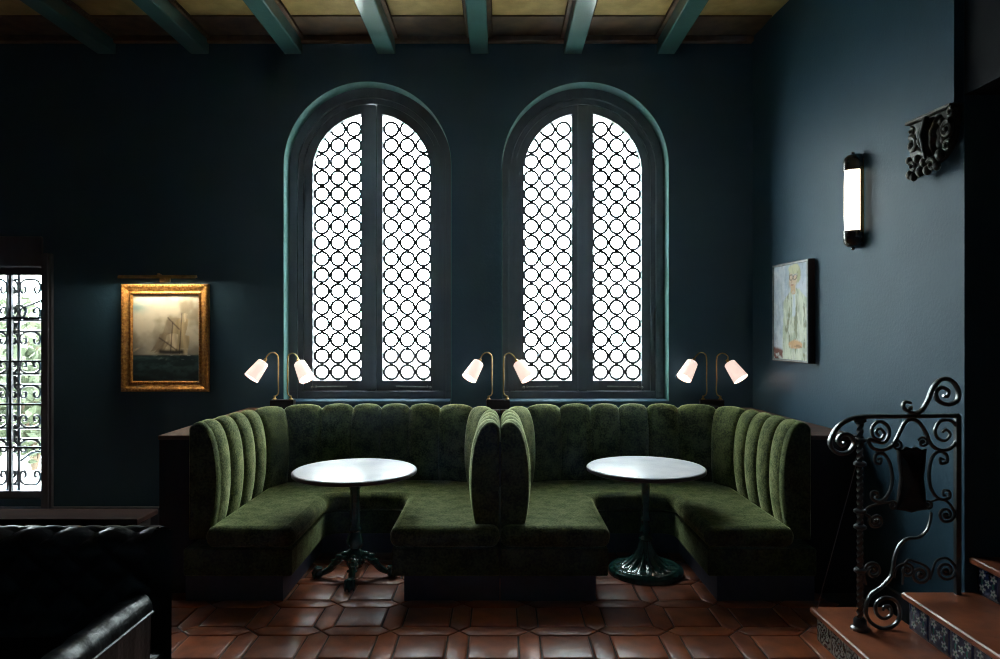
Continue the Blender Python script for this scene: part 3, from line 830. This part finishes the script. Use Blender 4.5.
def portrait_fn(u, v):
    u0, v0 = u, v
    u = u + .05 * (fbm(u * 6, v * 9, 31) - .5) + .025 * (fbm(u * 17, v * 22, 33) - .5); v = v + .03 * (fbm(u * 7, v * 8, 37) - .5)
    n = fbm(u * 7, v * 10, 2)
    bgc = mix(lin((178, 186, 198)), lin((206, 208, 214)), sstep(.3, .7, n))
    bgc = mix(bgc, lin((150, 158, 178)), sstep(.012, .0, abs(u - .30 - .08 * v)) * .5)
    col = bgc
    # brown table corner with papers
    if v < .14 and u < .50: col = mix(col, lin((120, 66, 48)), sstep(.145, .11, v + .10 * u))
    if v < .06 and u < .42: col = mix(col, lin((200, 196, 190)), sstep(.5, .6, fbm(u * 14, v * 18, 4)))
    def ell(cx, cz, a, b): return sstep(1.12, .92, math.hypot((u - cx) / a, (v - cz) / b))
    # coat
    top = .735; body = 0
    if v < .74:
        wd = .10 + .25 * sstep(.745, .60, v) + .04 * sstep(.5, .2, v)
        body = sstep(wd + .02, wd - .015, abs(u - (.66 + .03 * (0.5 - v))))
        cc = mix(lin((186, 190, 162)), lin((218, 218, 196)), sstep(.35, .65, fbm(u * 9, v * 6, 9)))
        cc = mix(cc, lin((122, 120, 78)), sstep(.58, .70, fbm(u * 20, v * 6, 17)) * .85)
        col = mix(col, cc, body)
        sh = sstep(.06, .045, abs(u - .62) + .10 * (v - .45)) * sstep(.44, .48, v)
        col = mix(col, lin((216, 220, 222)), sh * body)
        for off in (-.075, .075): col = mix(col, lin((120, 126, 84)), sstep(.012, .003, abs(u - .62 - off * (1 + (v - .6)))) * sstep(.3, .4, v) * body * .8)
    # folded hands
    col = mix(col, lin((214, 166, 116)), ell(.66, .165, .19, .045)); col = mix(col, lin((150, 104, 62)), ell(.74, .145, .10, .012) * .7)
    # head and hair
    col = mix(col, lin((178, 172, 126)), ell(.64, .885, .17, .105)); col = mix(col, lin((214, 184, 150)), ell(.585, .835, .115, .105))
    col = mix(col, lin((208, 168, 124)), ell(.60, .73, .07, .05)); col = mix(col, lin((206, 200, 158)), ell(.60, .945, .15, .05))
    for gx in (.53, .645):
        r = math.hypot((u - gx) / .055, (v - .862) / .026); col = mix(col, lin((84, 74, 66)), sstep(.30, .12, abs(r - 1)) * .9)
    col = mix(col, lin((170, 120, 84)), ell(.555, .825, .016, .03) * .7); col = mix(col, lin((168, 84, 70)), ell(.57, .775, .04, .009))
    # loose brush strokes over everything
    st = fbm(u0 * 26 + v0 * 5, v0 * 9, 41)
    col = mix(col, tuple(q * .62 for q in col), sstep(.55, .75, st) * .55)
    col = mix(col, lin((222, 224, 222)), sstep(.60, .80, fbm(u0 * 10, v0 * 34, 43)) * .35)
    return col
def portrait():
    ya, yb, z0, z1 = 5.045, 5.61, 1.453, 2.212
    yc = (ya + yb) / 2; zc = (z0 + z1) / 2; hw = (yb - ya) / 2; hh = (z1 - z0) / 2
    t = empty('framed_portrait', (xw(yc), yc, zc), 'half-length portrait of a person in glasses and pale green coat, in a deep brown frame', 'painting', rz=R(-90) + WANG)
    fo = picture_frame(MB(), -hw, hw, -hh, hh, [(0, .001), (0, .048), (.004, .050), (.008, .050)]).build('frame', 'frame_brown', t, angle=25)
    picture_frame(MB(), -hw, hw, -hh, hh, [(.006, .046), (.006, .053), (.018, .053), (.020, .044)]).build('front_edge', 'frame_silver', fo, angle=25)
    iw, ih = hw - .016, hh - .016
    c = MB().grid(lambda u, v: (-iw + 2 * iw * u, -.045, -ih + 2 * ih * v), 84, 96).build('canvas', 'portrait_paint', t)
    paint(c.data, lambda p: portrait_fn((p.x + iw) / (2 * iw), (p.z + ih) / (2 * ih)))
portrait()

# ------------------------------------------------------------------ carved corbel under the stair header
def corbel():
    y0, y1, z1 = 3.582, 3.935, 2.862
    t = empty('carved_corbel', (xw(y1) - .075, y1, z1), 'dark carved corbel with acanthus leaf and scrolls high on the blue-green wall', 'corbel', rz=WANG)
    ln = y1 - y0
    # local: x towards the right wall's inside (+), y along the wall (0 = jamb, negative towards the camera), z down from 0
    MB().box((.0, -ln, -.018), (.07, 0, 0), .004).build('abacus', 'bronze_carving', t)
    b = MB()
    prof = [(0, -.018), (-ln, -.018), (-ln + .01, -.10), (-ln + .03, -.19), (-ln + .10, -.255), (-ln + .24, -.30), (0, -.315)]
    b.rings([[(x, y * k, -.018 + (z + .018) * k) for y, z in prof] for x, k in ((.03, .93), (.05, 1), (.07, 1))])
    b.build('block', 'bronze_carving', t, angle=30)
    lf = MB()
    yl = -.20
    def leaf(u, v):
        wd = .068 * (sin(pi * min(1, .25 + .75 * v)) * .8 + .30) * (1 + .10 * cos(v * 22))
        x = .012 - .050 * sin(pi * v) + .020 * abs(2 * u - 1) - .010 * cos((2 * u - 1) * 9)
        return (x, yl + (u - .5) * 2 * wd, -.03 - .22 * v)
    lf.grid(leaf, 20, 24)
    lf.tube([(-.015, yl, -.03), (-.045, yl, -.13), (-.02, yl, -.25)], [.016, .012, .008], 8)
    lf.build('acanthus_leaf', 'bronze_carving', t, angle=80)
    def scr(yc, zc, r, a0, turns, name='scroll'):
        pts = [(.006, yc + p, zc + q) for p, q in spiral(0, 0, r, r * .18, a0, turns, 26)]
        m = MB().tube(pts, [.020 * (r / .05) * (1 - .5 * i / 26) for i in range(27)], 8)
        m.sphere((-.006, yc, zc), r * .32, 10, 6)
        m.build(name, 'bronze_carving', t)
    scr(-.060, -.140, .045, 1.2, 1.5); scr(-.335, -.13, .045, 2.0, -1.5); scr(-.060, -.262, .030, .6, 1.3)
    scr(-.215, -.285, .036, .6, 1.4); scr(-.33, -.215, .030, 2.4, -1.3); scr(-.05, -.065, .024, 1.5, 1.3); scr(-.355, -.05, .026, 2, -1.3)
    for (y, z, s) in ((-.115, -.30, .024), (-.145, -.255, .022), (-.09, -.225, .020), (-.27, -.245, .026), (-.30, -.175, .020), (-.115, -.10, .02), (-.285, -.08, .02), (-.03, -.30, .022), (-.06, -.318, .02), (-.17, -.305, .022), (-.02, -.22, .018), (-.245, -.30, .02)):
        MB().sphere((.012, y, z), s, 10, 6, (1, 1.1, 1.25)).build('carved_lobe', 'bronze_carving', t)
corbel()

# ------------------------------------------------------------------ steps
def riser_tile_mesh(name, kind, sz, hz):
    n = 26
    m = MB().grid(lambda u, v: (-.004 * min(1, 12 * min(u, 1 - u, v, 1 - v)), -sz * u, hz * v), n, n)
    m.add([(0, 0, 0), (0, -sz, 0), (0, -sz, hz), (0, 0, hz)], [(0, 1, 2, 3)])
    me = m.mesh(name, 'glazed_tile', angle=60)
    def fn(p):
        u, v = -p.y / sz * 2 - 1, p.z / hz * 2 - 1
        r = math.hypot(u, v); a = math.atan2(v, u)
        white = lin((158, 156, 148)); navy = lin((22, 34, 66)); green = lin((40, 84, 70)); dark = lin((18, 22, 30))
        if kind == 0:      # dark arabesque on white
            k = sin(6 * r * 2.2 + 3 * sin(4 * a)) + .6 * cos(4 * a + 6 * r)
            c = mix(white, dark, sstep(-.05, .2, k))
            if max(abs(u), abs(v)) > .93: c = white
        else:              # pale flowers on navy
            c = navy
            for fx, fz in ((-.5, -.5), (.5, -.5), (-.5, .5), (.5, .5), (0, 0)):
                d = math.hypot(u - fx, v - fz); b = math.atan2(v - fz, u - fx); pr = .30 * (.72 + .28 * cos(5 * b))
                c = mix(c, white, sstep(pr + .03, pr - .03, d)); c = mix(c, green, sstep(.11, .07, d))
            if abs(abs(u) - .5) < .05 and abs(v) < .22: c = green
        return c
    paint(me, fn); return me
def steps():
    t = empty('stair_steps', (1.70, 3.84, 0), 'terracotta steps with patterned glazed tile risers climbing past the iron railing', 'steps')
    ox, oy = 1.70, 3.84
    data = [(1.70, 3.84, 0, .18), (2.05, 3.575, .18, .36), (2.395, 3.575, .36, .54), (2.75, 3.575, .54, .72)]
    yn = 1.4
    for i, (x, ye, za, zb) in enumerate(data):
        if i == 3: xe = XS - .01
        else: xe = data[i + 1][0] + .06
        body = MB(); body.box((x - ox + .034, yn - oy, za), (xe - ox, ye - oy - .012, zb - .032))
        body.build('step_body', 'grout', t)
        MB().box((x - ox, yn - oy - .01, zb - .034), (xe - ox, ye - oy, zb), .007).build('tread', 'step_terracotta', t)
        hz = zb - .036 - za - .002; sz = hz * 1.12
        me = RT[i % 2] if i < 2 else RT[1]
        y = ye - oy - .014
        while y - sz > yn - oy + .6:
            inst(me, 'riser_tile', t, (x - ox + .034, y, za + .002)); y -= sz + .003
RT = [riser_tile_mesh('riser_tile', 0, .142 * 1.12, .142), riser_tile_mesh('flower_riser_tile', 1, .142 * 1.12, .142)]
steps()

# ------------------------------------------------------------------ wrought-iron railing
def railing():
    YR = 3.547; k = YR / F; ox, oz = 1.824, .18
    t = empty('stair_railing', (ox, YR, oz), 'wrought-iron stair railing of scrolls around a shield, with twisted newel post', 'railing')
    def P(x, y, dy=0): return ((x - 500) * k - ox, dy, H - (y - 330) * k - oz)
    def bar(pts, r=.011, name='scroll', sm=6, flat=1.0, taper=True):
        Q = catmull([P(*p) for p in pts], sm); n = len(Q)
        r = r * .85
        rr = [r * (1 - .35 * abs(2 * i / (n - 1) - 1) ** 3) for i in range(n)] if taper else r
        m = MB().tube(Q, rr, 8, flat=flat, up=(0, 1, 0)); return m.build(name, 'wrought_iron', t)
    def volute(cx, cy, r, a0, turns, lead=(), r1=.22, bw=.010, dirn=1, bead=True):
        """pixel-space spiral: starts at angle a0 (deg, y down) on radius r, winds inwards"""
        sp = [(cx + (r + (r * r1 - r) * (i / 30)) * cos(R(a0) + dirn * 2 * pi * turns * i / 30), cy + (r + (r * r1 - r) * (i / 30)) * sin(R(a0) + dirn * 2 * pi * turns * i / 30)) for i in range(0, 31, 2)]
        o = bar(list(lead) + sp, bw)
        if bead:
            m = MB(); c = P(cx, cy); m.sphere(c, max(.008, r * k * .26), 10, 6); m.build('scroll_eye', 'wrought_iron', o)
        return o
    # newel: twisted square bar with collars
    m = MB(); zt = P(0, 417)[2]; n = 150; rs = []
    for i in range(n + 1):
        z = zt * i / n; plain = z < .16 or z > zt - .22 or .50 < z < .62
        tw = 0 if False else z * 48
        rr = .017
        rs.append([(rr * cos(tw + pi / 2 * j), rr * sin(tw + pi / 2 * j), z) for j in range(4)])
    m.rings(rs); m.build('newel_post', 'wrought_iron', t, angle=20)
    for z in (.30, .52, .60, .84, zt - .12, zt - .02): MB().lathe([(.022, z - .012), (.030, z - .006), (.030, z + .006), (.022, z + .012)], 14).build('collar', 'wrought_iron', t)
    MB().lathe([(.046, 0), (.046, .012), (.034, .020), (.030, .05), (.024, .06)], 16).build('newel_foot', 'wrought_iron', t)
    # hand rail with its volute
    rail = [(958, 416), (930, 416.5), (900, 416.8), (868, 417), (852, 419), (838, 427), (830.5, 440), (832, 449), (840, 454), (849, 452), (854, 444), (850, 436), (842, 435), (838, 441), (842, 446), (845, 443)]
    bar(rail, .014, 'hand_rail', 6, 1.5, False)
    # end post against the dark stair wall
    MB().box((P(955, 0)[0], -.012, P(0, 592)[2] - .02), (P(960, 0)[0], .012, P(0, 416)[2]), .003).build('end_post', 'wrought_iron', t)
        # crest above the rail
    crest = [(911, 408), (907, 411), (903, 407), (905, 402.5), (911, 403.5)][::-1] + [(908, 411.5), (915, 413.5), (922, 410), (928, 400), (933, 388), (941, 380), (951, 381), (958, 391), (957, 401), (948, 405), (938, 401), (936, 393), (941, 388), (948, 391), (947, 397), (943, 396)]
    bar(crest, .014, 'crest_scroll', 6, 1.3)
    # ogee under the rail with a volute at each end
    og = [(877, 435), (879, 431), (882, 435), (878, 440), (872, 437), (872, 428), (879, 422), (887, 426), (889, 436), (884, 442), (874, 441), (868, 434)]
    bar([(879, 436), (876, 432), (880, 429), (884, 434), (880, 440), (873, 437), (872, 428), (879, 422), (887, 426), (889, 435), (884, 443), (876, 442), (868, 440), (872, 448), (882, 450.5), (892, 446), (899, 434), (904, 424), (911, 420), (919, 423), (926, 434), (931, 445), (940, 450.5), (950, 449), (957, 440), (957, 428), (950, 421), (940, 422), (935, 430), (937, 438), (945, 441), (950, 435), (946, 430), (942, 433)], .0115, 'ogee_scroll', 5, 1.2)
    for cx, cy in ((897, 446), (923, 443)): volute(cx, cy, 5.5, 200, 1.5, bw=.008)
    # C scrolls flanking the shield
    bar([(877, 460), (881, 459), (880, 464), (875, 462), (876, 455), (883, 454), (889, 462), (892, 476), (891, 488), (886, 498), (879, 502), (872, 499), (872, 493), (877, 493), (878, 497), (875, 497)], .0105, 'c_scroll')
    bar([(944, 460), (940, 459), (941, 464), (947, 462), (946, 455), (939, 452), (932, 458), (929, 472), (930, 486), (935, 496), (942, 500), (949, 498), (949, 492), (944, 491), (943, 495), (946, 496)], .0105, 'c_scroll')
    # shield
    m = MB(); pts = [(897, 449), (902, 450), (906, 447), (911, 449), (916, 447), (921, 450), (926, 449), (925, 462), (923, 478), (925, 494), (926, 510), (918, 511), (911, 513), (904, 511), (896, 510), (898, 494), (900, 478), (898, 462)]
    cx, cyy = 911.5, 480
    def rg(s, dy): return [P(cx + (x - cx) * s, cyy + (y - cyy) * s, dy) for x, y in pts]
    m.rings([rg(.9, .012), rg(1, .008), rg(1, -.006), rg(.93, -.014), rg(.86, -.010), rg(.55, -.030), rg(.1, -.036)])
    m.build('shield', 'shield_iron', t, angle=50)
    for cx, cy in ((893, 506), (928, 506)): volute(cx, cy, 4.8, 200, 1.4, bw=.008)
    # small volutes below
    volute(876, 521, 7.5, 210, 1.7, [(893, 502), (880, 504), (868, 508), (865, 514)], bw=.0095, dirn=-1) 
    volute(946, 515, 8.5, -30, 1.7, [(929, 503), (938, 500), (947, 502)], bw=.0095)
    # the long S from the shield down to the big volute beside the newel
    bar([(931, 513), (930, 521), (926, 532), (918, 538), (908, 539), (900, 545), (895, 556), (893, 568), (890, 578), (882, 587), (872, 594), (867, 603), (866, 614), (872, 624), (884, 629), (896, 624), (900, 613), (896, 602), (886, 598), (877, 603), (876, 613), (883, 619), (891, 615), (890, 607), (884, 607), (883, 611)], .0115, 's_scroll', 6, 1.2)
    volute(873, 571, 8.5, 190, 1.6, [(866, 585), (864, 576)], bw=.0095)
    volute(907, 571, 7, 250, 1.5, [(894, 578), (897, 568)], bw=.009); volute(920, 575, 10, -60, 1.6, [(902, 585), (906, 562), (915, 562)], bw=.0095)
    volute(946, 571, 10, -20, 1.7, [(930, 580), (936, 562), (947, 559)], bw=.0095)
    # slender stay from the newel to the corner of the first tread
    m = MB().tube([P(857, 462), (P(857, 462)[0] * .0 + 1.72 - ox, 3.80 - YR, 0.0)], .0025, 6); m.build('stay_rod', 'wrought_iron', t)
railing()

# ------------------------------------------------------------------ leather sofa and the console behind it
def sofa():
    xr = -1.435; xl = -3.55; yb = 3.10; yf = 2.10
    ox, oy = (xr + xl) / 2, (yb + yf) / 2
    t = empty('leather_sofa', (ox, oy, 0), 'black tufted leather sofa with rolled arm in front of a low console', 'sofa')
    hw = (xr - xl) / 2; dp = (yb - yf) / 2
    # tufted back with a rolled top
    bp = [(-.24, .40), (-.20, .52), (-.19, .64), (-.205, .74), (-.20, .81), (-.15, .846), (-.08, .85), (-.02, .82), (0, .74), (0, .10)]
    bp = [(p.x, p.y) for p in catmull([(a, b, 0) for a, b in bp], 4)]; nb = len(bp)
    def back(u, v):
        kk = v * (nb - 1); i = min(int(kk), nb - 2); f = kk - i
        y = bp[i][0] + (bp[i + 1][0] - bp[i][0]) * f; z = bp[i][1] + (bp[i + 1][1] - bp[i][1]) * f
        x = -hw + .02 + (2 * hw - .04) * u
        s = u * 12; row = z * 6.5
        tuft = abs(sin(pi * (s + row))) * abs(sin(pi * (s - row)))
        pad = (.024 * (sqrt(tuft) - .6)) if v < .62 else .006 * abs(sin(pi * s * 2))
        return (x, dp + y - pad * (1 if v < .45 else 0), z + (pad if v >= .45 and v < .7 else 0))
    MB().grid(back, 240, nb * 2).build('backrest', 'leather', t, angle=80)
    bt = MB()
    MB().box((-hw + .05, -dp + .03, .08), (hw - .05, dp - .01, .30), .02).build('base', 'leather', t)
    for i in range(3):
        wd = (2 * hw - .44) / 3; x0 = -hw + .22 + i * wd
        MB().box((x0 + .004, -dp, .30), (x0 + wd - .004, dp - .22, .45)).build('seat_cushion', 'leather', t, bevel=.04)
    for s in (-1, 1):
        m = MB(); rs = []
        ny = 60
        for i in range(ny + 1):
            y = -dp + (2 * dp - .20) * i / ny
            pl = .004 * abs(sin(i * 1.3)) + .006 * abs(sin(i * .31))
            ring = []
            for j in range(21):
                a = -pi * .15 + (pi * 1.35) * j / 20
                ring.append((s * (hw - .066) + s * (.066 - pl) * cos(a), y, .545 + (.072 - pl) * sin(a)))
            ring.append((s * (hw - .12), y, .10)); ring.append((s * (hw - .02), y, .10))
            rs.append(ring)
        m.rings(rs); ao = m.build('arm', 'leather', t, angle=60)
        MB().tube([(s * (hw - .004), -dp, .53), (s * (hw - .004), dp - .20, .53)], .007, 6).build('piping', 'leather', ao)
        for q in (-1, 1):
            MB().lathe([(.028, .08), (.034, .06), (.024, .02), (.022, 0)], 14, (s * (hw - .1), q * (dp - .1), 0)).build('foot', 'dark_wood', t)
    c = empty('console', (-2.65, 3.42, 0), 'low dark timber console with reddish top behind the leather sofa', 'console')
    MB().box((-.93, -.10, .770), (.93, .10, .80), .005).build('top', 'console_wood', c)
    m = MB().box((-.90, -.085, .06), (.90, .085, .770)); m.build('body', 'dark_wood', c)
    for i in range(4):
        d = MB().box((-.88 + i * .445, .085, .10), (-.88 + i * .445 + .425, .098, .75), .004).build('door', 'dark_wood', c)
    for i in range(2):
        MB().box((-.85 + i * 1.62, -.08, 0), (-.77 + i * 1.62, .08, .06)).build('foot', 'dark_wood', c)
sofa()

# ------------------------------------------------------------------ thin haze volume, added for the bluish bloom around the windows
hz_m = bpy.data.materials.new('haze'); hz_m.use_nodes = True
hn = hz_m.node_tree; hn.nodes.remove(hn.nodes['Principled BSDF'])
vs = hn.nodes.new('ShaderNodeVolumeScatter'); vs.inputs['Color'].default_value = (.62, .80, 1, 1)
vs.inputs['Density'].default_value = .0010; vs.inputs['Anisotropy'].default_value = .85
hn.links.new(vs.outputs[0], hn.nodes['Material Output'].inputs['Volume']); MATS['haze'] = hz_m
hz = MB().box((XL + .02, YB + .02, .01), (XR - .01, YW - .01, ZC - .2)).build('haze', 'haze', smooth=False)
tag(hz, 'faint blue-white haze added for the glow around the bright arched windows', 'haze', kind='stuff')
